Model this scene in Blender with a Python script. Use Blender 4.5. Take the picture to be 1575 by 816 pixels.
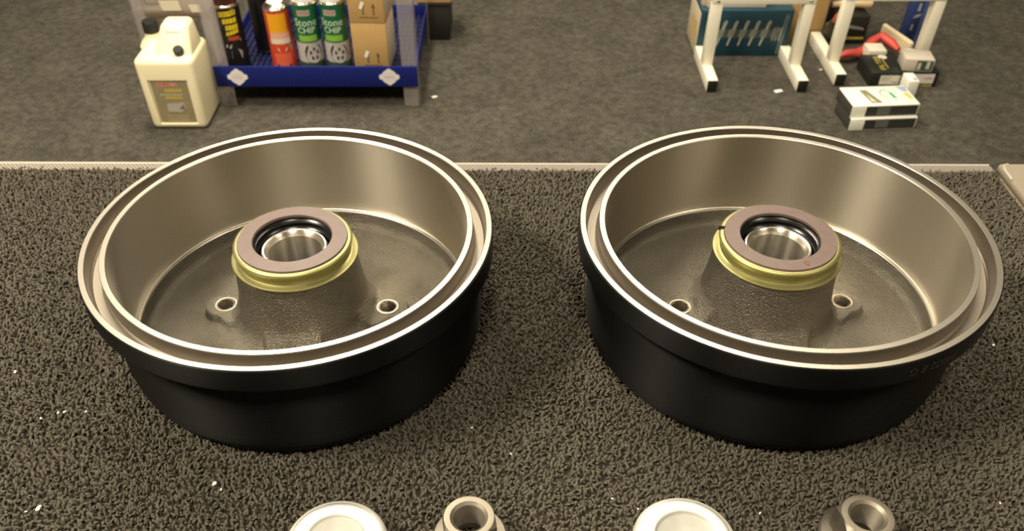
import bpy, bmesh, math, random
import numpy as np
from mathutils import Matrix, Vector

for o in list(bpy.data.objects): bpy.data.objects.remove(o)
scene = bpy.context.scene
C = scene.collection
PI = math.pi
R = math.radians
random.seed(4)
rng = np.random.default_rng(7)

# ------------------------------------------------------------------ camera
cd = bpy.data.cameras.new('camera'); cam = bpy.data.objects.new('camera', cd); C.objects.link(cam)
cd.sensor_fit = 'HORIZONTAL'; cd.sensor_width = 36.0
cd.lens = 1295.7 / 1575 * 36.0
cd.shift_x = (787.5 - 758.91) / 1575
cd.shift_y = (564.63 - 408.0) / 1575
cd.clip_start = 0.02
cam.matrix_world = Matrix.Translation((0, 0, .4305)) @ Matrix.Rotation(PI/2 - .7795, 4, 'X') @ Matrix.Rotation(-.0086, 4, 'Z')
cd.dof.use_dof = True; cd.dof.focus_distance = .56; cd.dof.aperture_fstop = 15.0
scene.camera = cam

# ------------------------------------------------------------------ world, ceiling lamps, exposure
w = bpy.data.worlds.new('world'); scene.world = w; w.use_nodes = True
w.node_tree.nodes['Background'].inputs[0].default_value = (1, .86, .66, 1)
w.node_tree.nodes['Background'].inputs[1].default_value = .05
WARM = (1.0, .885, .70)
CEIL = 1.95
def ceiling_panel(x, y, sx, sy, power):
    l = bpy.data.lights.new('ceiling_lamp', 'AREA'); l.shape = 'RECTANGLE'; l.size = sx; l.size_y = sy
    l.energy = power; l.color = WARM
    o = bpy.data.objects.new('ceiling_lamp', l); C.objects.link(o); o.location = (x, y, CEIL - .03)
    return o
ceiling_panel(-1.55, .05, .35, .70, 106)
ceiling_panel(-.04, -.42, .28, .36, 28)
ceiling_panel(1.55, -.05, .35, .70, 18)
ceiling_panel(-.62, 2.25, .40, 2.0, 88)
ceiling_panel(.66, 2.25, .40, 2.0, 46)
vs = scene.view_settings
vs.view_transform = 'Standard'; vs.look = 'None'; vs.gamma = 1.0; vs.use_curve_mapping = False
vs.exposure = 0.0

# ------------------------------------------------------------------ materials
def mat(name, col, rough=.5, metal=0., bump=None, var=None, aniso=None, spec=.5, alpha=1., coat=0., trans=0.):
    m = bpy.data.materials.new(name); m.use_nodes = True
    nt = m.node_tree; b = nt.nodes['Principled BSDF']
    b.inputs['Base Color'].default_value = (*col, 1); b.inputs['Roughness'].default_value = rough
    b.inputs['Metallic'].default_value = metal; b.inputs['Specular IOR Level'].default_value = spec
    b.inputs['Alpha'].default_value = alpha; b.inputs['Coat Weight'].default_value = coat
    b.inputs['Transmission Weight'].default_value = trans
    tc = nt.nodes.new('ShaderNodeTexCoord')
    if var:
        sc, amt, col2 = var
        n = nt.nodes.new('ShaderNodeTexNoise'); n.inputs['Scale'].default_value = sc; n.inputs['Detail'].default_value = 5
        nt.links.new(tc.outputs['Object'], n.inputs['Vector'])
        r = nt.nodes.new('ShaderNodeValToRGB'); e = r.color_ramp.elements
        e[0].position = .5 - amt; e[1].position = .5 + amt
        e[0].color = (*col, 1); e[1].color = (*col2, 1)
        nt.links.new(n.outputs['Fac'], r.inputs['Fac']); nt.links.new(r.outputs['Color'], b.inputs['Base Color'])
    if bump:
        sc, st, dist = bump
        n = nt.nodes.new('ShaderNodeTexNoise'); n.inputs['Scale'].default_value = sc; n.inputs['Detail'].default_value = 4
        nt.links.new(tc.outputs['Object'], n.inputs['Vector'])
        bp = nt.nodes.new('ShaderNodeBump'); bp.inputs['Strength'].default_value = st; bp.inputs['Distance'].default_value = dist
        nt.links.new(n.outputs['Fac'], bp.inputs['Height']); nt.links.new(bp.outputs['Normal'], b.inputs['Normal'])
    if aniso:
        b.inputs['Anisotropic'].default_value = aniso; b.inputs['Anisotropic Rotation'].default_value = .25
        t = nt.nodes.new('ShaderNodeTangent'); t.direction_type = 'RADIAL'; t.axis = 'Z'
        nt.links.new(t.outputs['Tangent'], b.inputs['Tangent'])
    return m
_cache = {}
def paint(col, rough=.45, **k):
    key = (col, rough, tuple(sorted(k.items())))
    if key not in _cache: _cache[key] = mat('paint', col, rough, **k)
    return _cache[key]

def weave_mat(name, c1, c2, scale):
    m = mat(name, c1, .85)
    nt = m.node_tree; b = nt.nodes['Principled BSDF']
    tc = nt.nodes.new('ShaderNodeTexCoord'); wv = nt.nodes.new('ShaderNodeTexWave')
    wv.bands_direction = 'DIAGONAL'; wv.inputs['Scale'].default_value = scale; wv.inputs['Distortion'].default_value = .6
    wv.inputs['Detail'].default_value = 1
    nt.links.new(tc.outputs['Object'], wv.inputs['Vector'])
    r = nt.nodes.new('ShaderNodeValToRGB'); r.color_ramp.elements[0].color = (*c1, 1); r.color_ramp.elements[1].color = (*c2, 1)
    nt.links.new(wv.outputs['Color'], r.inputs['Fac']); nt.links.new(r.outputs['Color'], b.inputs['Base Color'])
    bp = nt.nodes.new('ShaderNodeBump'); bp.inputs['Strength'].default_value = .5; bp.inputs['Distance'].default_value = .0008
    nt.links.new(wv.outputs['Fac'], bp.inputs['Height']); nt.links.new(bp.outputs['Normal'], b.inputs['Normal'])
    return m

M_floor = mat('floor_carpet', (.060, .055, .044), .95, var=(9, .22, (.085, .078, .062)), spec=.1)
def add_fine(m):      # fine loop relief and fleck on the floor carpet
    nt = m.node_tree; b = nt.nodes['Principled BSDF']; tc = nt.nodes.new('ShaderNodeTexCoord')
    n = nt.nodes.new('ShaderNodeTexNoise'); n.inputs['Scale'].default_value = 260; n.inputs['Detail'].default_value = 3
    nt.links.new(tc.outputs['Object'], n.inputs['Vector'])
    src = b.inputs['Base Color'].links[0].from_socket
    mx = nt.nodes.new('ShaderNodeMix'); mx.data_type = 'RGBA'; mx.blend_type = 'MULTIPLY'; mx.inputs[0].default_value = .8
    rp = nt.nodes.new('ShaderNodeValToRGB'); rp.color_ramp.elements[0].position = .33; rp.color_ramp.elements[1].position = .68
    rp.color_ramp.elements[0].color = (.45, .45, .45, 1); rp.color_ramp.elements[1].color = (1.45, 1.45, 1.45, 1)
    nt.links.new(n.outputs['Fac'], rp.inputs['Fac'])
    nt.links.new(src, mx.inputs[6]); nt.links.new(rp.outputs['Color'], mx.inputs[7]); nt.links.new(mx.outputs[2], b.inputs['Base Color'])
    bp = nt.nodes.new('ShaderNodeBump'); bp.inputs['Strength'].default_value = .8; bp.inputs['Distance'].default_value = .004
    nt.links.new(n.outputs['Fac'], bp.inputs['Height']); nt.links.new(bp.outputs['Normal'], b.inputs['Normal'])
add_fine(M_floor)
def add_mottle(m):    # trodden, dusty patches a few centimetres across
    nt = m.node_tree; b = nt.nodes['Principled BSDF']; tc = nt.nodes.new('ShaderNodeTexCoord')
    n = nt.nodes.new('ShaderNodeTexNoise'); n.inputs['Scale'].default_value = 48; n.inputs['Detail'].default_value = 4
    nt.links.new(tc.outputs['Object'], n.inputs['Vector'])
    src = b.inputs['Base Color'].links[0].from_socket
    rp = nt.nodes.new('ShaderNodeValToRGB'); rp.color_ramp.elements[0].position = .3; rp.color_ramp.elements[1].position = .72
    rp.color_ramp.elements[0].color = (.72, .72, .72, 1); rp.color_ramp.elements[1].color = (1.3, 1.29, 1.26, 1)
    nt.links.new(n.outputs['Fac'], rp.inputs['Fac'])
    mx = nt.nodes.new('ShaderNodeMix'); mx.data_type = 'RGBA'; mx.blend_type = 'MULTIPLY'; mx.inputs[0].default_value = 1.
    nt.links.new(src, mx.inputs[6]); nt.links.new(rp.outputs['Color'], mx.inputs[7]); nt.links.new(mx.outputs[2], b.inputs['Base Color'])
add_mottle(M_floor)
M_wall = mat('wall_paint', (.33, .30, .25), .9, bump=(60, .1, .002))
M_ceil = mat('ceiling_paint', (.50, .47, .41), .9, bump=(60, .1, .002))
M_pile = mat('pile_yarn', (.070, .062, .046), .95, var=(300, .2, (.122, .109, .083)), spec=.1)
M_back = mat('mat_backing', (.048, .042, .031), .95, bump=(400, .6, .002), spec=.05)
M_tape = weave_mat('binding_tape', (.12, .105, .085), (.26, .225, .19), 160)
M_piping = mat('piping', (.34, .31, .25), .5, bump=(500, .2, .0005))
M_cloth = weave_mat('panel_cloth', (.16, .135, .10), (.30, .26, .19), 210)
M_wood = mat('table_wood', (.20, .15, .10), .5, var=(6, .2, (.28, .21, .14)))
M_steel = mat('machined_steel', (.61, .56, .465), .33, 1., aniso=.92, bump=(700, .04, .0002))
M_groove = mat('shaded_groove', (.32, .285, .235), .48, 1., bump=(700, .08, .0002))  # darker than the edges: shade inside the groove put into its colour
M_edge = mat('bright_machined_edge', (.46, .43, .365), .38, 1., bump=(600, .05, .0002))
M_black = mat('black_drum_paint', (.0030, .0030, .0026), .56, 0., aniso=.92, bump=(900, .05, .0002), spec=.17)
M_cast = mat('cast_iron', (.175, .159, .127), .36, 1., bump=(1100, 1., .0014), var=(55, .3, (.235, .214, .172)))
M_gold = mat('yellow_zinc', (.37, .345, .15), .42, .85, bump=(300, .05, .0003))
M_brown = mat('brown_seal_face', (.110, .074, .062), .5, 0., var=(160, .25, (.135, .092, .078)), bump=(900, .1, .0002))
M_rubber = mat('black_rubber', (.008, .008, .008), .25, 0., bump=(400, .05, .0003))
M_chrome = mat('ground_steel', (.86, .80, .68), .30, 1., aniso=.85, bump=(500, .02, .0001))
M_bore = mat('bearing_bore', (.88, .84, .75), .25, 1., aniso=.93, bump=(500, .02, .0001))
M_thread = mat('threaded_steel', (.24, .21, .16), .36, 1., bump=(500, .05, .0002))
M_nut = mat('nut_steel', (.23, .207, .163), .5, .9, bump=(500, .12, .0003), var=(90, .25, (.29, .26, .205)))
M_zinc = mat('galvanised_cap', (.88, .87, .80), .45, .55, bump=(220, .15, .0006), var=(70, .2, (.70, .68, .60)))
M_disc = mat('dull_cap_disc', (.40, .40, .36), .6, .4, bump=(220, .2, .0006), var=(90, .2, (.34, .335, .29)))
M_crown = mat('bright_cap_crown', (.55, .545, .50), .36, .95, bump=(220, .12, .0005))
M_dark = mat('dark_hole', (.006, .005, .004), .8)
M_jug = mat('jug_plastic', (.86, .77, .49), .38, bump=(80, .06, .001), var=(20, .3, (.88, .80, .55)))
M_blackp = mat('black_plastic', (.008, .008, .007), .55, bump=(200, .05, .0005))
M_blue = mat('blue_plastic', (.007, .014, .135), .5, bump=(150, .05, .0005), spec=.25)
M_clear = mat('clear_acrylic', (.52, .47, .45), .25, alpha=.24, bump=(60, .05, .0005))
M_frame = mat('white_frame_paint', (.86, .82, .66), .4, bump=(120, .05, .0005))
M_kraft = mat('kraft_cardboard', (.47, .29, .10), .8, var=(30, .3, (.53, .335, .13)), bump=(200, .1, .0006))
M_white = mat('white_print', (.86, .84, .74), .5, bump=(120, .03, .0003))
M_crumb = mat('crumb', (.75, .70, .55), .8, bump=(900, .3, .0005))

# ------------------------------------------------------------------ builders
def link(name, me, m, parent=None):
    o = bpy.data.objects.new(name, me); C.objects.link(o)
    if m is not None and not me.materials:
        for x in (m if isinstance(m, (list, tuple)) else [m]): me.materials.append(x)
    o.parent = parent
    return o
def from_py(name, verts, faces, m, parent=None, smooth=None):
    me = bpy.data.meshes.new(name); me.from_pydata([tuple(v) for v in verts], [], faces); me.update()
    if smooth:
        me.shade_smooth(); me.set_sharp_from_angle(angle=R(smooth))
    return link(name, me, m, parent)
def from_bm(name, bm, m, parent=None, smooth=None):
    bmesh.ops.recalc_face_normals(bm, faces=bm.faces)
    me = bpy.data.meshes.new(name); bm.to_mesh(me); bm.free()
    if smooth:
        me.shade_smooth(); me.set_sharp_from_angle(angle=R(smooth))
    return link(name, me, m, parent)
def lathe(name, prof, m, parent=None, seg=96, loc=(0, 0, 0), smooth=35, close=False):
    n = len(prof); vs_, fs = [], []
    for i in range(seg):
        a = 2*PI*i/seg; c, s = math.cos(a), math.sin(a)
        for r, z in prof: vs_.append((loc[0] + r*c, loc[1] + r*s, loc[2] + z))
    for i in range(seg):
        j = (i + 1) % seg
        for k in range(n - 1 + (1 if close else 0)):
            k2 = (k + 1) % n
            fs.append((i*n + k, j*n + k, j*n + k2, i*n + k2))
    return from_py(name, vs_, fs, m, parent, smooth)
def box_bm(bm, x0, x1, y0, y1, z0, z1, bev=0., seg=2):
    r = bmesh.ops.create_cube(bm, size=1.)
    for v in r['verts']:
        v.co = Vector(((x0 + x1)/2 + v.co.x*(x1 - x0), (y0 + y1)/2 + v.co.y*(y1 - y0), (z0 + z1)/2 + v.co.z*(z1 - z0)))
    if bev:
        es = list({e for v in r['verts'] for e in v.link_edges})
        bmesh.ops.bevel(bm, geom=es, offset=bev, segments=seg, affect='EDGES', profile=.5)
    return bm
def box(name, x0, x1, y0, y1, z0, z1, m, parent=None, bev=.001, smooth=40):
    return from_bm(name, box_bm(bmesh.new(), x0, x1, y0, y1, z0, z1, bev), m, parent, smooth)
def empty(name, loc=(0, 0, 0), rz=0.):
    o = bpy.data.objects.new(name, None); C.objects.link(o); o.location = loc; o.rotation_euler = (0, 0, rz); o.empty_display_size = .02
    return o
def tag(o, label, cat, group=None):
    o['label'] = label; o['category'] = cat
    if group: o['group'] = group
    return o
def struct(o): o['kind'] = 'structure'; return o
def tube(name, pts, rad, m, parent=None, sides=8, flat=1.):
    pts = [Vector(p) for p in pts]; vs_, fs = [], []
    for i, p in enumerate(pts):
        d = (pts[min(i+1, len(pts)-1)] - pts[max(i-1, 0)]).normalized()
        u = d.cross(Vector((0, 0, 1)));  u = u.normalized() if u.length > 1e-4 else Vector((1, 0, 0))
        v = u.cross(d)
        r = rad[i] if isinstance(rad, (list, tuple)) else rad
        for k in range(sides):
            a = 2*PI*k/sides; vs_.append(p + u*(r*math.cos(a)) + v*(r*flat*math.sin(a)))
    for i in range(len(pts)-1):
        for k in range(sides):
            k2 = (k+1) % sides; fs.append((i*sides+k, i*sides+k2, (i+1)*sides+k2, (i+1)*sides+k))
    fs.append(tuple(range(sides))[::-1]); fs.append(tuple((len(pts)-1)*sides + k for k in range(sides)))
    return from_py(name, vs_, fs, m, parent, 50)

def text2d(s, size):
    c = bpy.data.curves.new('lettering', 'FONT'); c.body = s; c.size = size; c.align_x = 'CENTER'; c.align_y = 'CENTER'; c.resolution_u = 2
    o = bpy.data.objects.new('lettering', c); C.objects.link(o)
    dg = bpy.context.evaluated_depsgraph_get(); me = bpy.data.meshes.new_from_object(o.evaluated_get(dg))
    v = [(p.co.x, p.co.y) for p in me.vertices]; f = [tuple(p.vertices) for p in me.polygons]
    bpy.data.objects.remove(o); bpy.data.curves.remove(c); bpy.data.meshes.remove(me)
    return v, f
def rect2d(u0, u1, v0, v1, nu=8):
    v, f = [], []
    for i in range(nu + 1):
        u = u0 + (u1 - u0)*i/nu; v += [(u, v0), (u, v1)]
    for i in range(nu): f.append((2*i, 2*i+2, 2*i+3, 2*i+1))
    return v, f
def poly2d(pts): return list(pts), [tuple(range(len(pts)))]
def disc2d(cu, cv, ru, rv, n=20): return poly2d([(cu + ru*math.cos(2*PI*i/n), cv + rv*math.sin(2*PI*i/n)) for i in range(n)])
def merge2d(*ps):
    v, f = [], []
    for a, b in ps:
        k = len(v); v += a; f += [tuple(i + k for i in q) for q in b]
    return v, f
def pieces(vf):
    p = list(range(len(vf[0])))
    def fd(i):
        while p[i] != i: p[i] = p[p[i]]; i = p[i]
        return i
    for q in vf[1]:
        for k in q[1:]: p[fd(k)] = fd(q[0])
    return len({fd(i) for q in vf[1] for i in q})
def flat_print(name, verts, vf, m, parent):
    o = from_py(name, verts, vf[1], m, parent)
    if pieces(vf) > 1: o['kind'] = 'stuff'       # printed marks too small to pick apart
    return o
def wrap(name, vf, r, az, m, parent):          # flat print wrapped round an upright cylinder, facing azimuth az
    return flat_print(name, [(r*math.cos(az + u/r), r*math.sin(az + u/r), z) for u, z in vf[0]], vf, m, parent)
def plate(name, vf, o, ux, uy, m, parent):     # flat print on a plane: origin o, axes ux, uy
    o, ux, uy = Vector(o), Vector(ux), Vector(uy)
    return flat_print(name, [o + ux*a + uy*b for a, b in vf[0]], vf, m, parent)

YAW = -.0186
FZ = -.62
# ------------------------------------------------------------------ the room
def plane_box(name, x0, x1, y0, y1, z0, z1, m): return struct(box(name, x0, x1, y0, y1, z0, z1, m, None, 0, None))
plane_box('floor', -3.4, 3.4, -2.8, 5.2, FZ - .05, FZ, M_floor)
plane_box('ceiling', -3.4, 3.4, -2.8, 5.2, CEIL, CEIL + .05, M_ceil)
plane_box('wall_left', -3.45, -3.4, -2.8, 5.2, FZ, CEIL, M_wall)
plane_box('wall_right', 3.4, 3.45, -2.8, 5.2, FZ, CEIL, M_wall)
plane_box('wall_back', -3.4, 3.4, 5.2, 5.25, FZ, CEIL, M_wall)
plane_box('wall_front', -3.4, 3.4, -2.85, -2.8, FZ, CEIL, M_wall)

# ------------------------------------------------------------------ table with carpet mat
SL = -.02125                                   # the far edge's heading
T = tag(empty('table', (0, .42, FZ), math.atan(SL)), 'low table the brake drums stand on, topped with brown carpet', 'table')
box('table_top', -.62, .66, -.36, .288, .575, .612, M_wood, T, .004)
for sx in (-.56, .60):
    for sy in (-.31, .23): box('leg', sx - .025, sx + .025, sy - .025, sy + .025, 0., .575, M_wood, T, .003)
MAT_ = tag(empty('carpet_mat', (0, .42, FZ + .612), math.atan(SL)), 'thick brown grey pile carpet mat under the two brake drums', 'carpet')
XR = .4735                                     # right edge of the mat
YF = .2965                                     # far edge (local)
box('backing', -.60, XR, -.34, YF, 0., .003, M_back, MAT_, .0008)
box('binding_tape', -.60, XR - .002, YF - .0115, YF - .001, .003, .0062, M_tape, MAT_, .0012)
tube('piping', [(-.60, YF, .0052), (-.2, YF, .0052), (.2, YF, .0052), (XR - .004, YF, .0052)], .0021, M_piping, MAT_, 10)

DRUMS = [(-.1401, .4843), (.2012, .4815)]
def pile():
    s = .0024
    xs = np.arange(-.59, XR - .004, s); ys = np.arange(-.19, YF - .010, s)
    gx, gy = np.meshgrid(xs, ys); gx = gx.ravel(); gy = gy.ravel()
    n = len(gx); gx = gx + rng.uniform(-.5, .5, n)*s; gy = gy + rng.uniform(-.5, .5, n)*s
    a = math.atan(SL)
    wx = gx*math.cos(a) - gy*math.sin(a); wy = gx*math.sin(a) + gy*math.cos(a) + .42
    keep = np.ones(n, bool)
    for cx, cy in DRUMS: keep &= (wx - cx)**2 + (wy - cy)**2 > .108**2
    keep &= (np.abs(wx) < .36 + .42*(wy - .24))          # what lies near the frame
    gx, gy = gx[keep], gy[keep]; n = len(gx)
    # slow variation of lean so tufts clump as trodden pile does
    ph = np.sin(gx*95 + 3*np.sin(gy*70)) + np.sin(gy*120 + 2*np.sin(gx*88)) + rng.normal(0, 1.3, n)
    ang = ph*1.5 + rng.uniform(-1, 1, n); lean = np.abs(rng.normal(.0019, .0010, n))
    dx, dy = np.cos(ang)*lean, np.sin(ang)*lean
    h = .0066 + rng.normal(0, .00045, n) + .0007*np.sin(gx*330 + 2*np.sin(gy*210))*np.sin(gy*390 + 2*np.sin(gx*170))
    cur = rng.uniform(-.0011, .0011, (n, 2))
    rad = rng.uniform(.00088, .00130, n)
    K, L = 4, 4
    ts = [0., .45, .8, 1.]; rs = [.65, 1.0, 1.05, .5]
    V = np.zeros((n, L, K, 3), np.float32)
    rot = rng.uniform(0, PI/2, n)
    for l, (t, rr) in enumerate(zip(ts, rs)):
        px = gx + dx*t*t + cur[:, 0]*math.sin(PI*t); py = gy + dy*t*t + cur[:, 1]*math.sin(PI*t); pz = .0008 + h*(t - .06*t*t)
        for k in range(K):
            aa = rot + 2*PI*k/K
            V[:, l, k, 0] = px + rad*rr*np.cos(aa); V[:, l, k, 1] = py + rad*rr*np.sin(aa); V[:, l, k, 2] = pz
    q = []
    for l in range(L - 1):
        for k in range(K):
            k2 = (k + 1) % K; q.append((l*K + k, l*K + k2, (l+1)*K + k2, (l+1)*K + k))
    q.append(tuple((L - 1)*K + k for k in range(K)))
    q = np.array(q, np.int32); F = (q[None] + (np.arange(n)*K*L)[:, None, None]).reshape(-1, 4)
    me = bpy.data.meshes.new('pile'); me.vertices.add(n*K*L); me.vertices.foreach_set('co', V.ravel())
    nf = len(F); me.loops.add(nf*4); me.loops.foreach_set('vertex_index', F.ravel().astype(np.int32))
    me.polygons.add(nf); me.polygons.foreach_set('loop_start', np.arange(0, nf*4, 4, dtype=np.int32))
    me.polygons.foreach_set('loop_total', np.full(nf, 4, np.int32)); me.update(calc_edges=True); me.shade_smooth()
    o = link('pile', me, M_pile, MAT_); o['kind'] = 'stuff'
    return n
pile()
# cloth covered panel butting against the mat's right edge
PN = tag(empty('cloth_panel', (0, .42, FZ + .612), math.atan(SL)), 'woven cloth panel at the right end of the carpet mat', 'panel')
bm = box_bm(bmesh.new(), XR + .0045, .65, -.34, YF + .001, 0., .0085, .0035, 4)
from_bm('cloth_cover', bm, M_cloth, PN, 40)
tube('piping', [(XR + .0062, YF - .028, .0072), (XR + .0064, YF - .012, .0074), (XR + .0085, YF - .003, .0074), (XR + .014, YF + .0005, .0066)], .0016, M_piping, PN, 8)

# ------------------------------------------------------------------ brake drums
RIM = .0886
def brake_drum(cx, cy, base, label, number=False, rz=0.):
    D = tag(empty('brake_drum', (cx, cy, 0.)), label, 'brake drum', 'brake drums on the carpet')
    Z = lambda p: [(r, z + RIM) for r, z in p]
    lathe('drum_shell', Z([(.1398, .0001), (.1406, -.0006), (.1408, -.0155), (.1402, -.0172), (.1385, -.0185), (.1330, -.0195), (.1318, -.0210), (.1316, -.0240),
        (.1312, -.0700), (.1302, -.0790), (.1282, -.0850), (.1240, -.0886), (.118, -.0896), (.05, -.0896), (.048, -.0880), (.02, -.0880)]), M_black, D, 192)
    lathe('outer_lip', Z([(.1399, .0000), (.1396, .0003), (.1362, .0003), (.1358, -.0002)]), M_edge, D, 192)
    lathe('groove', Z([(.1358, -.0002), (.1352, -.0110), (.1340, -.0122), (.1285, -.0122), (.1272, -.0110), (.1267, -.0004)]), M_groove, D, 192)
    lathe('drum_edge', Z([(.1267, -.0004), (.1263, .0003), (.1228, .0003), (.1223, -.0003)]), M_edge, D, 192)
    lathe('friction_wall', Z([(.1223, -.0003), (.1223, -.0655)]), M_steel, D, 192)
    lathe('ledge', Z([(.1223, -.0655), (.1216, -.0661), (.1206, -.0661), (.1203, -.0657), (.1198, -.0657), (.1192, -.0664)]), M_edge, D, 192)
    # cast floor with four arms running from the hub to the bolt pads
    NS = 400
    angs = [R(base + 90*k) for k in range(4)]
    rr = [.1192, .1189, .1184, .1172, .1150, .1120] ; zz = [-.0664, -.0685, -.0745, -.0778, -.0790, -.0786]
    fl = list(np.arange(.1110, .0580, -.0008))
    def z0(r): return -.0786 + (.112 - r)/.054*.0035
    prof = [(r, z, 0) for r, z in zip(rr, zz)] + [(r, z0(r), 1) for r in fl]
    rl = fl[-1]
    for t in np.linspace(.08, 1., 12):              # flare up into the hub
        a = t*PI/2*.92
        prof.append((rl - (rl - .0476)*math.sin(a), z0(rl) + .017*(1 - math.cos(a)), 2))
    rt_, zt_ = prof[-1][0], prof[-1][1]
    for t in (.08, .2, .35, .5, .65, .8, .92, 1.): prof.append((rt_ + (.0432 - rt_)*(1 - (1 - t)**1.6), zt_ + (-.0212 - zt_)*t, 3))
    prof += [(.0425, -.0206, 0), (.0385, -.0206, 0)]
    n = len(prof); vs_ = []; hole = []
    sm = lambda x: 0. if x <= 0 else 1. if x >= 1 else x*x*(3 - 2*x)
    for i in range(NS):
        th = 2*PI*i/NS
        best = min(angs, key=lambda a: abs(math.atan2(math.sin(th - a), math.cos(th - a)))); da = math.atan2(math.sin(th - best), math.cos(th - best))
        for r, z, k in prof:
            inh = False
            if k in (1, 2):
                u, v = r*math.cos(da), r*math.sin(da)
                hw = .0125 + .0085*sm((.067 - u)/.014)
                d = max(abs(v) - hw, math.hypot(max(u - .0645, 0), v) - .0125 if u > .0645 else -1.)
                wgt = sm(.5 - d/.0028)
                dr_ = max(0, .0550 - r); hr_, pz = (.0612, -.0695); dh = math.hypot(u - hr_, v); top = pz + (.9*dr_ + 90*dr_*dr_)*sm((dh - .0085)/.003)
                if top > z: z = z + (top - z)*wgt
                if dh < .0110: z = z + (pz - z)*(1 - sm((dh - .0092)/.0018))
                inh = dh < .0064
            vs_.append((r*math.cos(th), r*math.sin(th), z + RIM)); hole.append(inh)
    fs = []
    for i in range(NS):
        j = (i + 1) % NS
        for k in range(n - 1):
            q = (i*n + k, j*n + k, j*n + k + 1, i*n + k + 1)
            if not all(hole[x] for x in q): fs.append(q)
    from_py('cast_floor', vs_, fs, M_cast, D, 60)
    hp = [(.0088, -.0006), (.0084, .0003), (.0074, .0005), (.0066, .0002), (.0062, -.0008)]
    for k in range(9): hp += [(.0057, -.0016 - k*.0016), (.0062, -.0024 - k*.0016)]
    hp += [(.0057, -.0165), (.0005, -.0165)]
    ho = None
    for k, a in enumerate(angs):
        hr_, pz = (.0612, -.0695)
        lc = (hr_*math.cos(a), hr_*math.sin(a), RIM + pz)
        if ho is None:
            ho = lathe('bolt_hole', hp, M_thread, D, 28); ho.location = lc
        else:
            c = ho.copy(); C.objects.link(c); c.parent = D; c.location = lc
    # seal and bearing
    lathe('seal_case', Z([(.0380, -.0088), (.0386, -.0086), (.0402, -.0087), (.0412, -.0093), (.0417, -.0103), (.0414, -.0112), (.0404, -.0118), (.0394, -.0130), (.0391, -.0150), (.0392, -.0172),
        (.0398, -.0184), (.0412, -.0190), (.0436, -.0190), (.0443, -.0193), (.0446, -.0199), (.0443, -.0206), (.0430, -.0212), (.0400, -.0212)]), M_gold, D, 128)
    lathe('seal_face', Z([(.0387, -.0090), (.0386, -.0080), (.0382, -.0074), (.0280, -.0070), (.0275, -.0074), (.0273, -.0092)]), M_brown, D, 128)
    lathe('rubber_lip', Z([(.0273, -.0086), (.0276, -.0100), (.0282, -.0112), (.0270, -.0122), (.0262, -.0126), (.0260, -.0132), (.0268, -.0140), (.0278, -.0155), (.0268, -.0172), (.0256, -.0180),
        (.0254, -.0190), (.0262, -.0205), (.0262, -.0300), (.0225, -.0300)]), M_rubber, D, 128)
    lathe('bearing_race', Z([(.0236, -.0300), (.0236, -.0178), (.0232, -.0164), (.0224, -.0156), (.0214, -.0156), (.0206, -.0162), (.0194, -.0184), (.0190, -.0196)]), M_chrome, D, 128)
    lathe('bearing_bore', Z([(.0190, -.0196), (.0190, -.0560)]), M_bore, D, 128)
    lathe('bore_shade', Z([(.0188, -.0560), (.0175, -.0575), (.0170, -.0870), (.0005, -.0870)]), M_dark, D, 48)  # near-black lining paints the shade at the bottom of the bore
    if number:
        v, f = text2d('34072 8 G', .0088)
        v = [(-a, -b) for a, b in v]
        o = wrap('cast_number', ([(a, b + RIM - .0086) for a, b in v], f), .14105, R(-65), mat('number_relief', (.035, .034, .030), .5), D)
    return D
brake_drum(*DRUMS[0], -92, 'black brake drum with bare steel inside, left of the pair')
brake_drum(*DRUMS[1], -88, 'black brake drum with rust spot on its brown seal, right of the pair', True)
dr = [o for o in C.objects if o.name.startswith('brake_drum')][-1]
# rust stain and nick on the right seal
wv = [(.0325 + .0026*math.cos(t*PI/5)*(1 + .25*math.sin(3*t)), .0022*math.sin(t*PI/5)*(1 + .2*math.cos(2*t))) for t in range(10)]
ca = R(-72)
from_py('rust_spot', [(a*math.cos(ca) - b*math.sin(ca), a*math.sin(ca) + b*math.cos(ca), RIM - .00705) for a, b in wv], [tuple(range(10))], mat('rust', (.15, .066, .036), .8, bump=(900, .2, .0003)), dr)
ca = R(163)
box_n = [(.0378, -.0009), (.0422, -.0005), (.0424, .0006), (.0378, .0005)]
from_py('seal_nick', [(a*math.cos(ca) - b*math.sin(ca), a*math.sin(ca) + b*math.cos(ca), RIM - z) for z in (.0102, .0072) for a, b in box_n],
        [(0, 1, 2, 3), (7, 6, 5, 4), (0, 4, 5, 1), (1, 5, 6, 2), (2, 6, 7, 3), (3, 7, 4, 0)], M_dark, dr)

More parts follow.
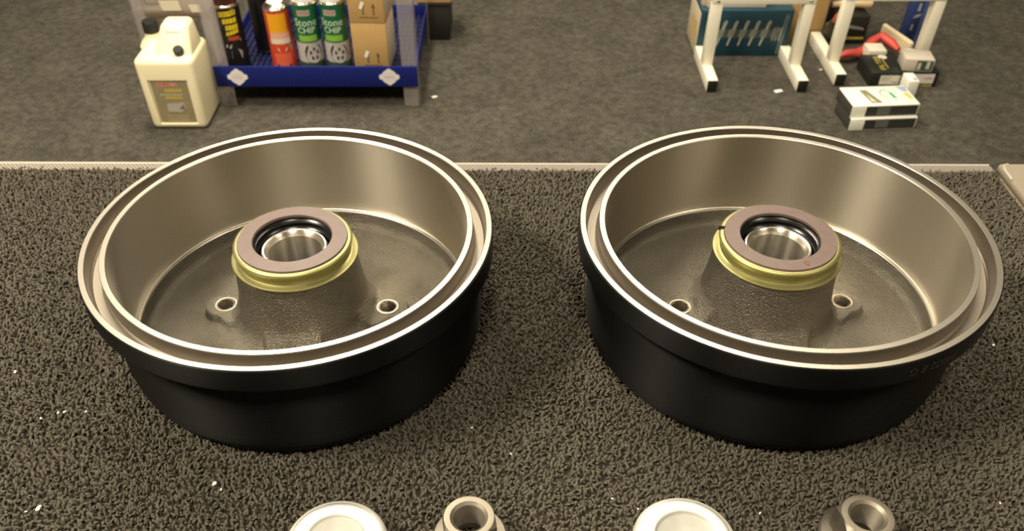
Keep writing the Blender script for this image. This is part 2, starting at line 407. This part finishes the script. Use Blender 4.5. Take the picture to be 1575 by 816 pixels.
# ------------------------------------------------------------------ grease caps and axle nuts
def grease_cap(x, y, label):
    t = tag(empty('grease_cap', (x, y, -.0005)), label, 'cap', 'grease caps at the front')
    lathe('cap_wall', [(.0300, 0.), (.0305, .0006), (.0305, .0035), (.0300, .0042), (.0302, .0150), (.0297, .0185), (.0282, .0208), (.0262, .0218)], M_zinc, t, 96)
    lathe('cap_crown', [(.0262, .0218), (.0255, .0220), (.0182, .0220), (.0172, .0217)], M_crown, t, 96)
    lathe('cap_disc', [(.0172, .0217), (.0164, .0210), (.0158, .0207), (.0004, .0208)], M_disc, t, 96)
grease_cap(-.0915, .2745, 'silver grease cap at the bottom edge, below the left brake drum')
grease_cap(.1095, .2745, 'silver grease cap at the bottom edge, below the right brake drum')
def axle_nut(x, y, rz, label):
    t = tag(empty('axle_nut', (x, y, -.0005), rz), label, 'nut', 'axle nuts at the front')
    lathe('flange', [(.0130, 0.), (.0222, 0.), (.0226, .0008), (.0224, .0040), (.0214, .0052), (.0150, .0066)], M_nut, t, 72)
    bm = bmesh.new(); seg = 72; rings = []
    rh = .0150                                     # across flats / 2
    def hexr(a):
        b = ((a + PI/6) % (PI/3)) - PI/6
        return rh/math.cos(b)
    vs_, fs = [], []
    inner = [(.0130, .0245), (.0112, .0245), (.0104, .0238)]
    for k in range(12): inner += [(.0093, .0228 - k*.0016), (.0099, .0220 - k*.0016)]
    inner += [(.0093, .0030), (.0093, 0.)]
    for i in range(seg):
        a = 2*PI*i/seg; hr = hexr(a); c, s = math.cos(a), math.sin(a)
        zt = .0245 - max(0, hr - .0148)*.75 - .0007
        pr = [(hr, .0045), (hr, zt), (min(hr, .0147), .0243)] + inner
        for r, z in pr: vs_.append((r*c, r*s, z))
    n = 3 + len(inner)
    for i in range(seg):
        j = (i + 1) % seg
        for k in range(n - 1): fs.append((i*n + k, j*n + k, j*n + k + 1, i*n + k + 1))
    from_py('hex_body', vs_, fs, M_nut, t, 28)
axle_nut(-.0150, .2880, R(10), 'threaded steel flange nut between the two silver caps')
axle_nut(.2170, .2865, R(4), 'threaded steel flange nut right of both silver caps')

# ------------------------------------------------------------------ crumbs on the carpet and floor
def crumb(x, y, z, s, rz, name='crumb', label='tiny pale crumb lying in the brown carpet pile', group='crumbs in the carpet pile'):
    bm = bmesh.new(); bmesh.ops.create_icosphere(bm, subdivisions=1, radius=1.)
    for v in bm.verts: v.co = Vector((v.co.x*s*1.5*random.uniform(.7, 1.2), v.co.y*s*random.uniform(.6, 1.1), v.co.z*s*.5))
    o = from_bm(name, bm, M_crumb, None, 30); o.location = (x, y, z); o.rotation_euler = (0, 0, rz)
    return tag(o, label, 'crumb', group)
for x, y, s in [(-.174, .328, .0008), (-.292, .312, .0007), (-.302, .395, .001), (-.298, .396, .001), (-.283, .396, .0009), (-.312, .39, .0009),
                (-.348, .436, .0012), (.011, .355, .0008), (-.015, .378, .0007), (.315, .312, .0008), (.074, .318, .0007), (.089, .31, .0006), (.164, .306, .0007), (.372, .455, .0012)]:
    crumb(x, y, -.0004, s, random.uniform(0, 6))
crumb(-.019, .672, .0002, .0026, -.3, label='pale flake on the carpet between the drums near the far edge', group=None)
crumb(-.179, .332, .0002, .0016, 1.0, label='pale flake on the carpet below the left drum, lower left', group=None)
crumb(-.285, .314, .0002, .0017, 1.2, label='pale flake on the carpet near the lower left corner', group=None)
o = box('paper_scrap', -.011, .011, -.006, .006, 0, .003, M_white, None, .001); o.location = (.758, 2.088, FZ); o.rotation_euler = (0, 0, .35)
tag(o, 'white paper scrap on the floor between the white stand feet', 'paper')
crumb(-.149, 2.072, FZ + .002, .006, .3, label='pale crumb on the floor right of the blue display rack', group=None)
crumb(.904, 2.21, FZ + .002, .004, .3, label='small pale crumb on the floor between the two white stands', group=None)

# ------------------------------------------------------------------ oil jug
J = tag(empty('oil_jug', (-.774, 1.917, FZ), YAW), 'cream plastic oil jug with printed label, on the floor left of the blue rack', 'jug')
bm = bmesh.new(); r = bmesh.ops.create_cube(bm, size=1.)
for v in bm.verts: v.co = Vector((v.co.x*.142, .070 + v.co.y*.140, .089 + v.co.z*.178))
for v in bm.verts:
    if v.co.z < .05: v.co.x *= .97
bmesh.ops.bevel(bm, geom=list(bm.edges), offset=.014, segments=4, affect='EDGES', profile=.5)
bm.faces.ensure_lookup_table()
ff = max((f for f in bm.faces if f.normal.y < -.9), key=lambda f: f.calc_area())
r = bmesh.ops.inset_region(bm, faces=[ff], thickness=.012)
for v in ff.verts: v.co.z = .012 + (v.co.z - .026)*.865 + .004
r = bmesh.ops.inset_region(bm, faces=[ff], thickness=.0025)
for v in ff.verts: v.co.y += .0045
LZ0 = min(v.co.z for v in ff.verts); LZ1 = max(v.co.z for v in ff.verts); LX = max(v.co.x for v in ff.verts); LY = ff.verts[0].co.y
from_bm('body', bm, M_jug, J, 45)
bm = box_bm(bmesh.new(), -.012, .066, .020, .125, .165, .238, 0)
for v in bm.verts:
    if v.co.z > .2:
        v.co.y = .062 if v.co.y < .07 else .112
        v.co.x = -.004 if v.co.x < .02 else .060
    else: v.co.x = -.030 if v.co.x < .02 else .066
bmesh.ops.bevel(bm, geom=list(bm.edges), offset=.011, segments=4, affect='EDGES', profile=.5)
from_bm('handle', bm, M_jug, J, 60)
o = box('groove_shade_strip', .0, .034, -.0012, .0012, -.0012, .0012, mat('groove_shade', (.42, .35, .20), .6), J, .0006)  # strip in a darker cream paints the shade of the groove
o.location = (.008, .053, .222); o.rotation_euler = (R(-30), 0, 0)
nk = lathe('neck', [(.036, -.004), (.030, .006), (.0205, .016), (.0170, .022), (.0165, .032)], M_jug, J, 32); nk.location = (-.044, .100, .176)
cp = lathe('cap', [(.0178, 0), (.0180, .003), (.0180, .024), (.0165, .0265), (.0005, .0265)], M_blackp, J, 32); cp.location = (-.044, .100, .204)
vc = lathe('vent_cap', [(.0120, 0), (.0122, .002), (.0118, .010), (.0100, .0118), (.0005, .0120)], M_blackp, J, 24); vc.location = (.036, .030, .184); vc.rotation_euler = (R(28), 0, 0)
lb = plate('label', rect2d(-LX + .002, LX - .002, LZ0 + .002, LZ1 - .002, 1), (0, LY - .0004, 0), (1, 0, 0), (0, 0, 1), mat('label_paper', (.24, .20, .105), .5, var=(40, .3, (.30, .25, .15))), J)
W, H = 2*LX, LZ1 - LZ0
def lab(name, parts, col): return plate(name, merge2d(*parts), (0, LY - .0008, 0), (1, 0, 0), (0, 0, 1), paint(col), lb)
L0 = LZ0
lab('print', [rect2d(-.030, .020, L0 + H*.86, L0 + H*.95, 1)], (.62, .22, .17))
lab('print', [rect2d(-.026 + .011*k, -.019 + .011*k, L0 + H*.885, L0 + H*.925, 1) for k in range(4)], (.75, .60, .48))
lab('print', [rect2d(-.014 + .007*k, -.009 + .007*k, L0 + H*.73, L0 + H*.81, 1) for k in range(6)] + [rect2d(-.016 + .006*k, -.012 + .006*k, L0 + H*.57, L0 + H*.64, 1) for k in range(7)], (.55, .43, .06))
lab('print', [rect2d(-.028, .026, L0 + H*.665, L0 + H*.685, 1), rect2d(-.026, .028, L0 + H*.06, L0 + H*.075, 1), rect2d(-.026, .028, L0 + H*.12, L0 + H*.13, 1), rect2d(-.026, .028, L0 + H*.18, L0 + H*.19, 1)], (.58, .52, .33))
lab('print', [poly2d([(-.020, L0 + H*.28), (.012, L0 + H*.26), (.026, L0 + H*.36), (.024, L0 + H*.50), (.010, L0 + H*.48), (-.018, L0 + H*.47)])], (.42, .38, .31))
lab('print', [poly2d([(.008, L0 + H*.33), (.024, L0 + H*.33), (.022, L0 + H*.45)])], (.09, .07, .04))
lab('print', [rect2d(-.022, .020, L0 + H*.22, L0 + H*.245, 1)], (.30, .22, .06))

# ------------------------------------------------------------------ clear-legged display racks
def L_post(name, sx, x, y, z0, z1, w, parent, rear=False):
    t = .003; bm = bmesh.new()
    xa, xb = (x, x + w) if sx > 0 else (x - w, x)
    yy = (y, y + t) if not rear else (y - t, y)
    box_bm(bm, xa, xb, yy[0], yy[1], z0, z1, .0008, 1)
    xo = (x - t, x) if sx > 0 else (x, x + t)
    yb = (y, y + w) if not rear else (y - w, y)
    box_bm(bm, xo[0], xo[1], yb[0], yb[1], z0, z1, .0008, 1)
    return from_bm(name, bm, M_clear, parent, 40)
K = tag(empty('display_rack', (-.440, 2.040, FZ), YAW), 'blue plastic display rack with clear corner posts, holding spray cans', 'rack')
HW, DP = .252, .385
box('front_lip', -HW - .004, HW + .004, -.016, -.010, .056, .1090, M_blue, K, .0015)
box('tray_floor', -HW, HW, -.010, DP, .0690, .0720, mat('shaded_tray', (.007, .009, .045), .5, bump=(150, .05, .0005)), K, .0008)  # solid plate added under the ribs, its darker blue painting the tray's shade
box('back_lip', -HW, HW, DP - .004, DP, .060, .1050, M_blue, K, .0015)
for s in (-1, 1): box('side_lip', s*HW - (.004 if s > 0 else 0), s*HW + (.004 if s < 0 else 0), .002, DP - .004, .060, .0980, M_blue, K, .001)
bm = bmesh.new()
for k in range(34):
    x = -HW + .008 + k*(2*HW - .016)/33; box_bm(bm, x - .0025, x + .0025, .002, DP - .004, .0720, .0780)
for k in range(13):
    y = .012 + k*(DP - .028)/12; box_bm(bm, -HW + .004, HW - .004, y - .002, y + .002, .0720, .0745)
gr = from_bm('tray_grid', bm, mat('shaded_rib', (.008, .011, .062), .45, bump=(150, .05, .0005)), K); gr['kind'] = 'stuff'  # ribs tinted darker than the lips for the shaded tray interior
for s in (-1, 1):
    L_post('corner_post', -s, s*(HW + .001), -.0085, 0., .34, .036, K)
    L_post('corner_post', -s, s*(HW + .001), DP + .006, 0., .34, .036, K, True)
def badge2d(cx, cz, a, b):
    p = []
    for i in range(64):
        t = 2*PI*i/64; c, s_ = math.cos(t), math.sin(t)
        px, pz = .76*a*c, .92*b*s_
        if abs(s_) < .36: px = math.copysign(a*(1. - .5*abs(s_)**2), c); pz = .95*b*s_
        if abs(c) < .26: pz = math.copysign(b*1.05, s_)
        p.append((cx + px, cz + pz))
    return poly2d(p)
for x in (-.198, .185):
    bd = plate('badge', badge2d(x, .0825, .0255, .0205), (0, -.0165, 0), (1, 0, 0), (0, 0, 1), paint((.74, .71, .70)), K)
    plate('badge_print', merge2d(*[rect2d(x - .0125 + .0052*k, x - .0092 + .0052*k, 0.0800, 0.0850, 1) for k in range(5)]), (0, -.0169, 0), (1, 0, 0), (0, 0, 1), paint((.60, .45, .40)), bd)
    plate('badge_print', merge2d(rect2d(x - .012, x + .012, 0.0895, 0.0905, 1), rect2d(x - .012, x + .012, 0.0750, 0.0760, 1)), (0, -.0169, 0), (1, 0, 0), (0, 0, 1), paint((.62, .52, .50)), bd)

TZ = FZ + .0781
def spray_can(x, y, rz, h, rad, bands, capkind, label):
    t = tag(empty('spray_can', (x, y, TZ), rz), label, 'spray can', 'spray cans on the blue rack')
    lathe('can_base', [(rad*.9, .0), (rad, .002), (rad, .005)], paint((.5, .48, .42), .3, metal=1.), t, 40)
    for z0, z1, col in bands: lathe('can_body', [(rad, z0), (rad, z1)], paint(col, .32), t, 40)
    z = bands[-1][1]
    lathe('can_shoulder', [(rad, z), (rad*1.03, z + .0015), (rad*1.0, z + .004), (rad*.8, z + .011), (rad*.62, z + .014)], paint((.55, .52, .44), .25, metal=1.), t, 40)
    if capkind == 'white': lathe('cap', [(rad*.93, z + .004), (rad*.93, z + .034), (rad*.86, z + .038), (.0005, z + .038)], paint((.85, .83, .74), .35), t, 32)
    elif capkind == 'black': lathe('cap', [(rad*.93, z + .004), (rad*.93, z + .034), (rad*.86, z + .038), (.0005, z + .038)], paint((.05, .012, .008), .35), t, 32)
    else: lathe('nozzle', [(rad*.62, z + .014), (rad*.5, z + .017), (rad*.28, z + .019), (.006, z + .020), (.006, z + .032), (.0005, z + .032)], paint((.78, .75, .66), .35), t, 24)
    return t
GA = -PI/2
# stone chip cans
WHEEL_HOLES = [(math.cos(R(90 + 72*k)), math.sin(R(90 + 72*k))) for k in range(5)]
for x, az, lbl in ((-.458, R(-84), 'green stone chip spray can next to the orange can'), (-.3885, R(-95), 'green stone chip spray can next to the cardboard box')):
    rad = .0315
    t = spray_can(x, 2.098, 0, .17, rad, [(.005, .022, (.035, .085, .05)), (.022, .072, (.50, .47, .43)), (.072, .163, (.008, .115, .045))], 'white', lbl)
    wrap('print', rect2d(-.048, .050, .022, .072), rad + .0002, az + PI, paint((.04, .045, .04)), t)
    wrap('print', merge2d(text2d('Stone', .026)), rad + .0004, az, paint((.62, .76, .55)), t)
    for c in list(t.children): pass
    pr = t.children[-1]
    for v in pr.data.vertices: v.co.z += .122
    pr = wrap('print', text2d('CHIP', .021), rad + .0004, az, paint((.66, .80, .60)), t)
    for v in pr.data.vertices: v.co.z += .103
    wrap('print', rect2d(-.023, .024, .076, .091), rad + .0003, az, paint((.22, .46, .05)), t)
    bg = wrap('print', rect2d(-.018, .014, .139, .153), rad + .0003, az, paint((.36, .36, .30)), t)
    wrap('print_stripe', rect2d(-.015, .011, .144, .150), rad + .0005, az, paint((.45, .20, .17)), bg)
    wh = wrap('print_wheel', disc2d(.010, .045, .0225, .0275), rad + .0004, az, paint((.03, .03, .03)), t)
    wrap('wheel_disc', disc2d(.0115, .044, .0180, .0235), rad + .0007, az, paint((.50, .45, .45)), wh)
    wrap('wheel_gap', merge2d(*[disc2d(.0115 + .0095*a, .044 + .0125*b, .0034, .0048, 10) for a, b in WHEEL_HOLES]), rad + .0010, az, paint((.07, .06, .06)), wh)
# orange can
rad = .0315
t = spray_can(-.5285, 2.098, 0, .17, rad, [(.005, .055, (.62, .06, .025)), (.055, .150, (.58, .07, .02))], 'metal', 'red and orange spray can with bare metal top on the blue rack')
az = R(-80)
wrap('print', rect2d(-.026, .022, .098, .144), rad + .0003, az, paint((.80, .36, .01)), t)
wrap('print', poly2d([(-.028, .150), (.006, .150), (.002, .140), (-.026, .138)]), rad + .0004, az, paint((.80, .45, .30)), t)
wrap('print', rect2d(-.026, .026, .083, .098), rad + .0003, az, paint((.74, .40, .28)), t)
wrap('print', rect2d(-.027, .026, .070, .083), rad + .0003, az, paint((.76, .62, .50)), t)
cr = wrap('print_car', poly2d([(-.028, .050), (.024, .050), (.030, .062), (.020, .069), (.006, .072), (-.008, .068), (-.026, .064)]), rad + .0004, az, paint((.28, .25, .19)), t)
wrap('print', poly2d([(-.008, .052), (.010, .052), (.014, .060), (-.012, .061)]), rad + .0006, az, paint((.62, .55, .46)), cr)
wrap('print', rect2d(-.022, .022, .008, .046), rad + .0003, az, paint((.74, .13, .06)), t)
wrap('print', merge2d(disc2d(-.016, .012, .004, .006), disc2d(.016, .012, .004, .006)), rad + .0005, az, paint((.10, .03, .03)), t)
# black and yellow can
t = spray_can(-.650, 2.098, 0, .17, rad, [(.005, .158, (.010, .010, .009))], 'black', 'black spray can with yellow lettering at the left end of the blue rack')
az = R(-72)
for z0, z1, a, b, sl in ((.137, .151, -.024, .020, .002), (.121, .134, -.018, .018, .001), (.105, .118, -.013, .019, .001), (.092, .102, -.014, .018, .003)):
    n = 4; wd = (b - a)/n
    wrap('print', merge2d(*[poly2d([(a + wd*k, z0 + sl*k*.5), (a + wd*(k + .86), z0 + .001 + sl*k*.5), (a + wd*(k + .92), z1 + sl*k*.5), (a + wd*(k + .04), z1 - .001 + sl*k*.5)]) for k in range(n)]), rad + .0003, az, paint((.72, .55, .02)), t)
wrap('print', poly2d([(-.030, .153), (.010, .153), (.020, .166), (-.030, .164)]), rad + .0008, az, paint((.55, .11, .06)), t)
wrap('print', rect2d(-.012, .016, .080, .090), rad + .0003, az, paint((.42, .07, .02)), t)
wrap('print', poly2d([(-.022, .062), (-.010, .060), (.020, .076), (.018, .083), (-.006, .070), (-.020, .070)]), rad + .0003, az, paint((.60, .58, .54)), t)
wrap('print', poly2d([(-.012, .034), (.014, .032), (.018, .050), (.008, .058), (-.010, .054)]), rad + .0003, az, paint((.30, .29, .28)), t)

spray_can(-.592, 2.205, 0, .17, rad, [(.005, .158, (.009, .009, .010))], 'black', 'plain black spray can added to darken the gap behind the yellow lettered can')  # added as dark backing between the black and orange cans
def carton(name, x, y, z, wx, dy, hz, m, label, cat='box', rz=YAW, group=None, bev=.0012):
    t = tag(empty(name, (x, y, z), rz), label, cat, group)
    box('body', -wx/2, wx/2, 0., dy, 0., hz, m, t, bev)
    return t
def fprint(t, vf, col, z=0., name='print', d=-.0004): return plate(name, vf, (0, d, z), (1, 0, 0), (0, 0, 1), paint(col), t)
def tprint(t, vf, col, z, name='print'): return plate(name, vf, (0, 0, z + .0004), (1, 0, 0), (0, 1, 0), paint(col), t)
def arrow_up(cx, z): return poly2d([(cx - .002, z), (cx + .002, z), (cx + .002, z + .018), (cx + .0055, z + .018), (cx, z + .028), (cx - .0055, z + .018), (cx - .002, z + .018)])
for i, lbl in enumerate(('kraft cardboard box with arrow print, standing on the blue rack', 'kraft cardboard box on top of another on the blue rack')):
    t = carton('cardboard_box', -.302, 2.066, TZ + i*.121, .088, .115, .120, M_kraft, lbl, rz=YAW - .05, group='cardboard boxes on the blue rack')
    fprint(t, merge2d(arrow_up(.018, .020), arrow_up(-.008, .020), rect2d(-.018, .028, .013, .0155, 1)), (.16, .09, .03))
    fprint(t, poly2d([(-.018, .036), (-.010, .034), (-.003, .050), (-.011, .053)]), (.85, .82, .72), d=-.0007)
    tp = box('tape_edge', .0442, .0448, .004, .111, .006, .114, paint((.66, .55, .38), .4), t, .0001)
o = carton('cardboard_box', -.158, 2.42, FZ + .11, .095, .12, .10, M_kraft, 'kraft cardboard box edge showing behind the right post of the blue rack')
# crate added under that box; its near-black stands for the shadow there
o = tag(empty('shadow_crate', (-.160, 2.405, FZ), YAW), 'low dark crate added for the shadow under the cardboard box behind the blue rack', 'crate')
box('body', -.042, .042, .02, .16, 0., .102, paint((.018, .016, .013), .6), o, .003)
box('rim', -.046, .046, .015, .165, .100, .1095, paint((.020, .018, .015), .6), o, .002)

# second clear rack behind the jug
K2 = tag(empty('display_rack', (-.845, 2.255, FZ), YAW), 'clear plastic rack with two paper price tags, behind the cream jug', 'rack')
box('front_lip', -.100, .100, 0., .004, .154, .205, M_clear, K2, .001)
box('tray_floor', -.100, .100, .004, .16, .154, .158, mat('smoked_tray', (.16, .125, .085), .4, bump=(90, .05, .0005)), K2, .001)
box('front_shadow', -.064, .100, -.003, 0., .140, .156, mat('shadow_brown', (.15, .105, .07), .5, bump=(90, .05, .0005)), K2, .001)  # brown strip stands for the shadow below the tray front
for s in (-1, 1):
    L_post('corner_post', -s, s*.101, -.004, 0., .30, .028, K2)
    L_post('corner_post', -s, s*.101, .166, 0., .30, .028, K2, True)
for a, b, c, d in ((-.026, .026, .160, .187), (.050, .080, .156, .177)):
    plate('price_tag', poly2d([(a, d), (a + .005, c), (b + .004, c), (b, d)]), (0, -.0035, 0), (1, 0, 0), (0, 0, 1), paint((.74, .66, .48)), K2)
t = tag(empty('glass_jar', (-.905, 2.33, FZ + .158), 0), 'small jar of brown fittings in the clear rack behind the jug', 'jar')
lathe('jar_body', [(.0005, 0), (.030, 0), (.034, .004), (.036, .05), (.034, .054), (.030, .054)], mat('smoky_jar', (.34, .28, .16), .3, var=(60, .15, (.16, .125, .06)), bump=(150, .3, .003)), t, 32)

# ------------------------------------------------------------------ white tube stands at the right
def tube_stand(x0, x1, y, yf, yb, label, right=None, top=.192):
    S = tag(empty('tube_stand', ((x0 + x1)/2, y, FZ), YAW), label, 'stand', 'white tube stands')
    hw = (x1 - x0)/2; tk = .027
    for s in (-1, 1):
        xa = s*hw - (tk if s > 0 else 0)
        if s > 0 and right: yf, yb = right
        ft = box('foot_bar', xa, xa + tk, yf - y, yb - y, 0.001, .032, M_frame, S, .0015)
        box('end_cap', xa + .001, xa + tk - .001, yf - y - .003, yf - y + .002, .002, .031, M_blackp, ft, .0008)
        up = box('upright', xa, xa + tk, 0., .030, .032, top, M_frame, S, .0015)
        sc = lathe('bolt_head', [(.0005, .0018), (.003, .0016), (.0040, 0)], paint((.45, .41, .32), .3, metal=1.), up, 14)
        sc.location = (xa + tk/2, -.0002, top + .008); sc.rotation_euler = (R(90), 0, 0)
    box('cross_bar', -hw, hw, 0., .030, top, top + .024, M_frame, S, .0015)
    return S
tube_stand(.569, .832, 2.178, 2.088, 2.298, 'white square tube stand around the teal box')
tube_stand(.914, 1.172, 2.192, 2.118, 2.385, 'white square tube stand further right, above the stacked small boxes', (2.176, 2.272))

# teal shock absorber box resting on the feet of the first stand
t = carton('spring_box', .7015, 2.303, FZ, .252, .15, .128, paint((.008, .046, .070), .5), 'teal box printed with a coil spring shock absorber, in the white stand', bev=.003)
co = []
for k in range(5):
    x = -.062 + k*.030
    co.append(poly2d([(x - .012, .030), (x - .007, .030), (x + .012, .098), (x + .006, .101), (x + .001, .094)]))
fprint(t, rect2d(-.085, .100, .052, .076, 1), (.060, .080, .075), d=-.0002)
fprint(t, merge2d(*co), (.40, .40, .34))
fprint(t, merge2d(*[poly2d([(-.076 + k*.030, .055), (-.060 + k*.030, .052), (-.054 + k*.030, .074), (-.072 + k*.030, .076)]) for k in range(6)]), (.22, .23, .19), d=-.0006)
fprint(t, merge2d(*[poly2d([(.078 + k*.009, .044), (.082 + k*.009, .044), (.086 + k*.009, .082), (.080 + k*.009, .080)]) for k in range(3)]), (.27, .28, .24), d=-.0006)
fprint(t, merge2d(*[poly2d([(a, .006), (a + .0022, .006), (a + .0100, .116), (a + .0080, .116)]) for a in (.098, .1045)]), (.26, .30, .30))
fprint(t, rect2d(-.118, -.100, .004, .118, 1), (.010, .055, .075))
fprint(t, rect2d(-.093, -.086, .045, .070, 1), (.45, .10, .05))
fl = box('end_flap', -.1275, -.1245, .003, .147, .003, .118, paint((.55, .47, .33), .6), t, .002)
plate('print', merge2d(rect2d(.03, .10, .03, .085, 1)), (-.1280, 0, 0), (0, 1, 0), (0, 0, 1), paint((.62, .44, .17)), fl)
t2 = carton('white_carton', .672, 2.320, FZ + .1285, .16, .10, .045, paint((.62, .59, .50), .6), 'pale carton lying on top of the teal box under the white bar')
o = tag(empty('paper_roll', (.590, 2.345, FZ + .1285)), 'small rolled pale tag at the top left corner of the teal box', 'tag')
lathe('roll', [(.0005, 0), (.010, 0), (.011, .002), (.011, .036), (.009, .038), (.0005, .038)], paint((.70, .50, .36), .6), o, 20)
# tall cardboard box between the stands
t = carton('cardboard_box', .905, 2.395, FZ, .095, .14, .30, M_kraft, 'tall brown cardboard box between the two white stands', rz=YAW)
fprint(t, rect2d(-.03, -.01, .21, .25, 1), (.34, .20, .07))
# parts inside and before the second stand
t = carton('part_carton', 1.028, 2.375, FZ, .088, .10, .078, paint((.012, .014, .011), .5), 'black carton with a yellow line at the back of the right stand')
fprint(t, rect2d(-.040, .040, .014, .021, 1), (.42, .33, .05))
fprint(t, poly2d([(-.030, .048), (.006, .044), (.036, .040), (.030, .048), (.0, .054), (-.024, .056)]), (.23, .25, .22))
o = tag(empty('wooden_handle', (1.03, 2.43, FZ + .085)), 'pale wooden handle lying on the black carton in the right stand', 'handle')
tube('grip', [(-.055, 0, .006), (-.02, 0, .009), (.02, -.004, .011), (.045, -.008, .012), (.055, -.010, .012)], [.008, .010, .012, .015, .009], paint((.70, .52, .28), .55), o, 12)
o = tag(empty('crumpled_wrapper', (.966, 2.37, FZ + .001)), 'dark crumpled wrapper with red corner beside the tall cardboard box', 'wrapper')
bm = bmesh.new(); bmesh.ops.create_icosphere(bm, subdivisions=2, radius=.026)
for v in bm.verts: v.co = Vector((v.co.x*.75, v.co.y*.7, (v.co.z + .026)*1.5))*random.uniform(.86, 1.08)
from_bm('wrapper', bm, paint((.045, .040, .022), .5), o, 20)
tube('corner', [(0, -.012, .070), (.004, -.014, .088), (.014, -.012, .098), (.020, -.01, .085)], [.008, .009, .007, .003], paint((.30, .07, .035), .5), o, 8)
o = tag(empty('red_strap', (0, 0, FZ)), 'bright red plastic strap lying behind the black filter box', 'strap')
tube('strap', [(.962, 2.262, .014), (.985, 2.264, .022), (1.015, 2.270, .020), (1.045, 2.292, .022), (1.075, 2.325, .030), (1.100, 2.335, .040), (1.120, 2.302, .034), (1.132, 2.276, .026)], [.008, .013, .014, .012, .014, .016, .014, .008], paint((.52, .060, .045), .5), o, 12, .8)
o = tag(empty('cream_bracket', (0, 0, FZ)), 'cream angled plastic bracket between the red strap and the blue pack', 'bracket')
bm = bmesh.new()
pr_ = [(1.120, 2.395, .050), (1.132, 2.398, .050), (1.176, 2.300, .040), (1.176, 2.287, .040), (1.166, 2.284, .040)]
vsb = [bm.verts.new(p) for p in pr_] + [bm.verts.new((p[0], p[1], .0)) for p in pr_]
n = 5; bm.faces.new(vsb[:n]); bm.faces.new(vsb[n:][::-1])
for k in range(n): bm.faces.new((vsb[k], vsb[(k+1) % n], vsb[n + (k+1) % n], vsb[n + k]))
bmesh.ops.bevel(bm, geom=list(bm.edges), offset=.0025, segments=2, affect='EDGES')
from_bm('bracket', bm, paint((.72, .62, .40), .5), o, 40)
t = carton('blue_pack', 1.200, 2.360, FZ, .040, .05, .150, paint((.020, .038, .13), .4), 'blue upright pack with pale print behind the right stand', bev=.003)
fprint(t, rect2d(.006, .018, .004, .146, 1), (.075, .11, .28))
fprint(t, merge2d(poly2d([(-.016, .078), (.002, .083), (.004, .092), (-.012, .088)]), rect2d(-.010, -.002, .098, .120, 1), rect2d(-.014, -.008, .045, .062, 1)), (.34, .36, .38))
t = carton('small_carton', 1.054, 2.226, FZ, .048, .050, .046, paint((.74, .70, .57), .5), 'small white carton behind the black filter box')
t = carton('filter_box', 1.048, 2.112, FZ, .090, .110, .038, paint((.013, .016, .013), .45), 'black filter box with yellow lettering on top and white label in front')
fprint(t, rect2d(-.020, .032, .006, .031, 1), (.72, .69, .56))
fprint(t, merge2d(rect2d(-.016, .010, .024, .026, 1), rect2d(-.016, .004, .018, .020, 1), rect2d(.012, .026, .010, .014, 1)), (.40, .38, .30), d=-.0008)
v, f = text2d('FILTER', .026)
tprint(t, ([(-.008 - b*.8, .058 + a*1.1) for a, b in v], f), (.52, .44, .06), .038)
tprint(t, rect2d(.004, .007, .028, .090, 1), (.40, .34, .06), .038)
tprint(t, disc2d(.010, .094, .012, .012), (.70, .68, .60), .038)
t = carton('label_box', 1.138, 2.108, FZ, .080, .062, .040, paint((.013, .015, .012), .45), 'black box with large white label under the pale grey carton')
fprint(t, rect2d(-.026, .030, .010, .036, 1), (.76, .72, .66))
fprint(t, rect2d(.004, .026, .022, .026, 1), (.52, .38, .34), d=-.0008)
fprint(t, rect2d(-.002, .030, .001, .007, 1), (.38, .34, .06))
t = carton('grey_carton', 1.118, 2.112, FZ + .041, .074, .060, .032, paint((.50, .45, .37), .6), 'pale grey carton with green print, topmost at the right stand', rz=-.13)
fprint(t, rect2d(-.006, .034, .003, .029, 1), (.05, .085, .05))
fprint(t, merge2d(rect2d(-.003, .005, .005, .024, 1), rect2d(.018, .027, .008, .028, 1)), (.55, .55, .46), d=-.0008)
t = carton('white_packet', 1.090, 2.050, FZ, .026, .050, .044, paint((.84, .82, .72), .5), 'plain white packet between the filter box and the green printed cartons')
tprint(t, rect2d(.0, .010, .006, .020, 1), (.34, .40, .46), .044)
for i, (xx, yy, lbl) in enumerate(((.962, 1.886, 'white and dark carton with green mark, bottom of the pair on the floor'), (.960, 1.894, 'white and dark carton with green ring mark, top of the pair on the floor'))):
    t = carton('bulb_carton', xx, yy, FZ + i*.0305, .166, .098, .030, paint((.84, .83, .72), .45), lbl, rz=.055, group='green marked cartons stacked on the floor')
    fprint(t, rect2d(-.048, .080, .002, .0275, 1), (.035, .037, .030))
    fprint(t, rect2d(-.020, .012, .006, .026, 1), (.13, .13, .115), d=-.0008)
    box('end_cover', -.0840, -.0832, .002, .096, .001, .029, paint((.05, .05, .042), .4), t, .0002)
    box('end_cover', .0832, .0840, .002, .096, .001, .029, paint((.10, .10, .085), .4), t, .0002)
    pt = tprint(t, poly2d([(-.040, .080), (-.022, .080), (-.004, .012), (-.032, .012)]), (.23, .22, .14), .030)
    plate('print', poly2d([(-.030, .060), (-.018, .014), (-.030, .020)]), (0, 0, .0308), (1, 0, 0), (0, 1, 0), paint((.60, .62, .40)), pt)
    ring = []
    for a0 in range(50, 260, 15):
        p = [(.020 + rr_*math.cos(R(a)), .055 + 1.45*rr_*math.sin(R(a))) for rr_, a in ((.016, a0), (.016, a0 + 15), (.0135, a0 + 15), (.0135, a0))]
        ring.append(poly2d(p))
    tprint(t, merge2d(*ring, poly2d([(.028, .070), (.036, .060), (.040, .030), (.030, .036)])), (.04, .38, .12), .030)
    tprint(t, poly2d([(.056, .092), (.082, .092), (.076, .060), (.066, .068)]), (.30, .38, .50), .030)
    tprint(t, poly2d([(.062, .058), (.076, .056), (.076, .020), (.068, .030)]), (.58, .48, .12), .030)
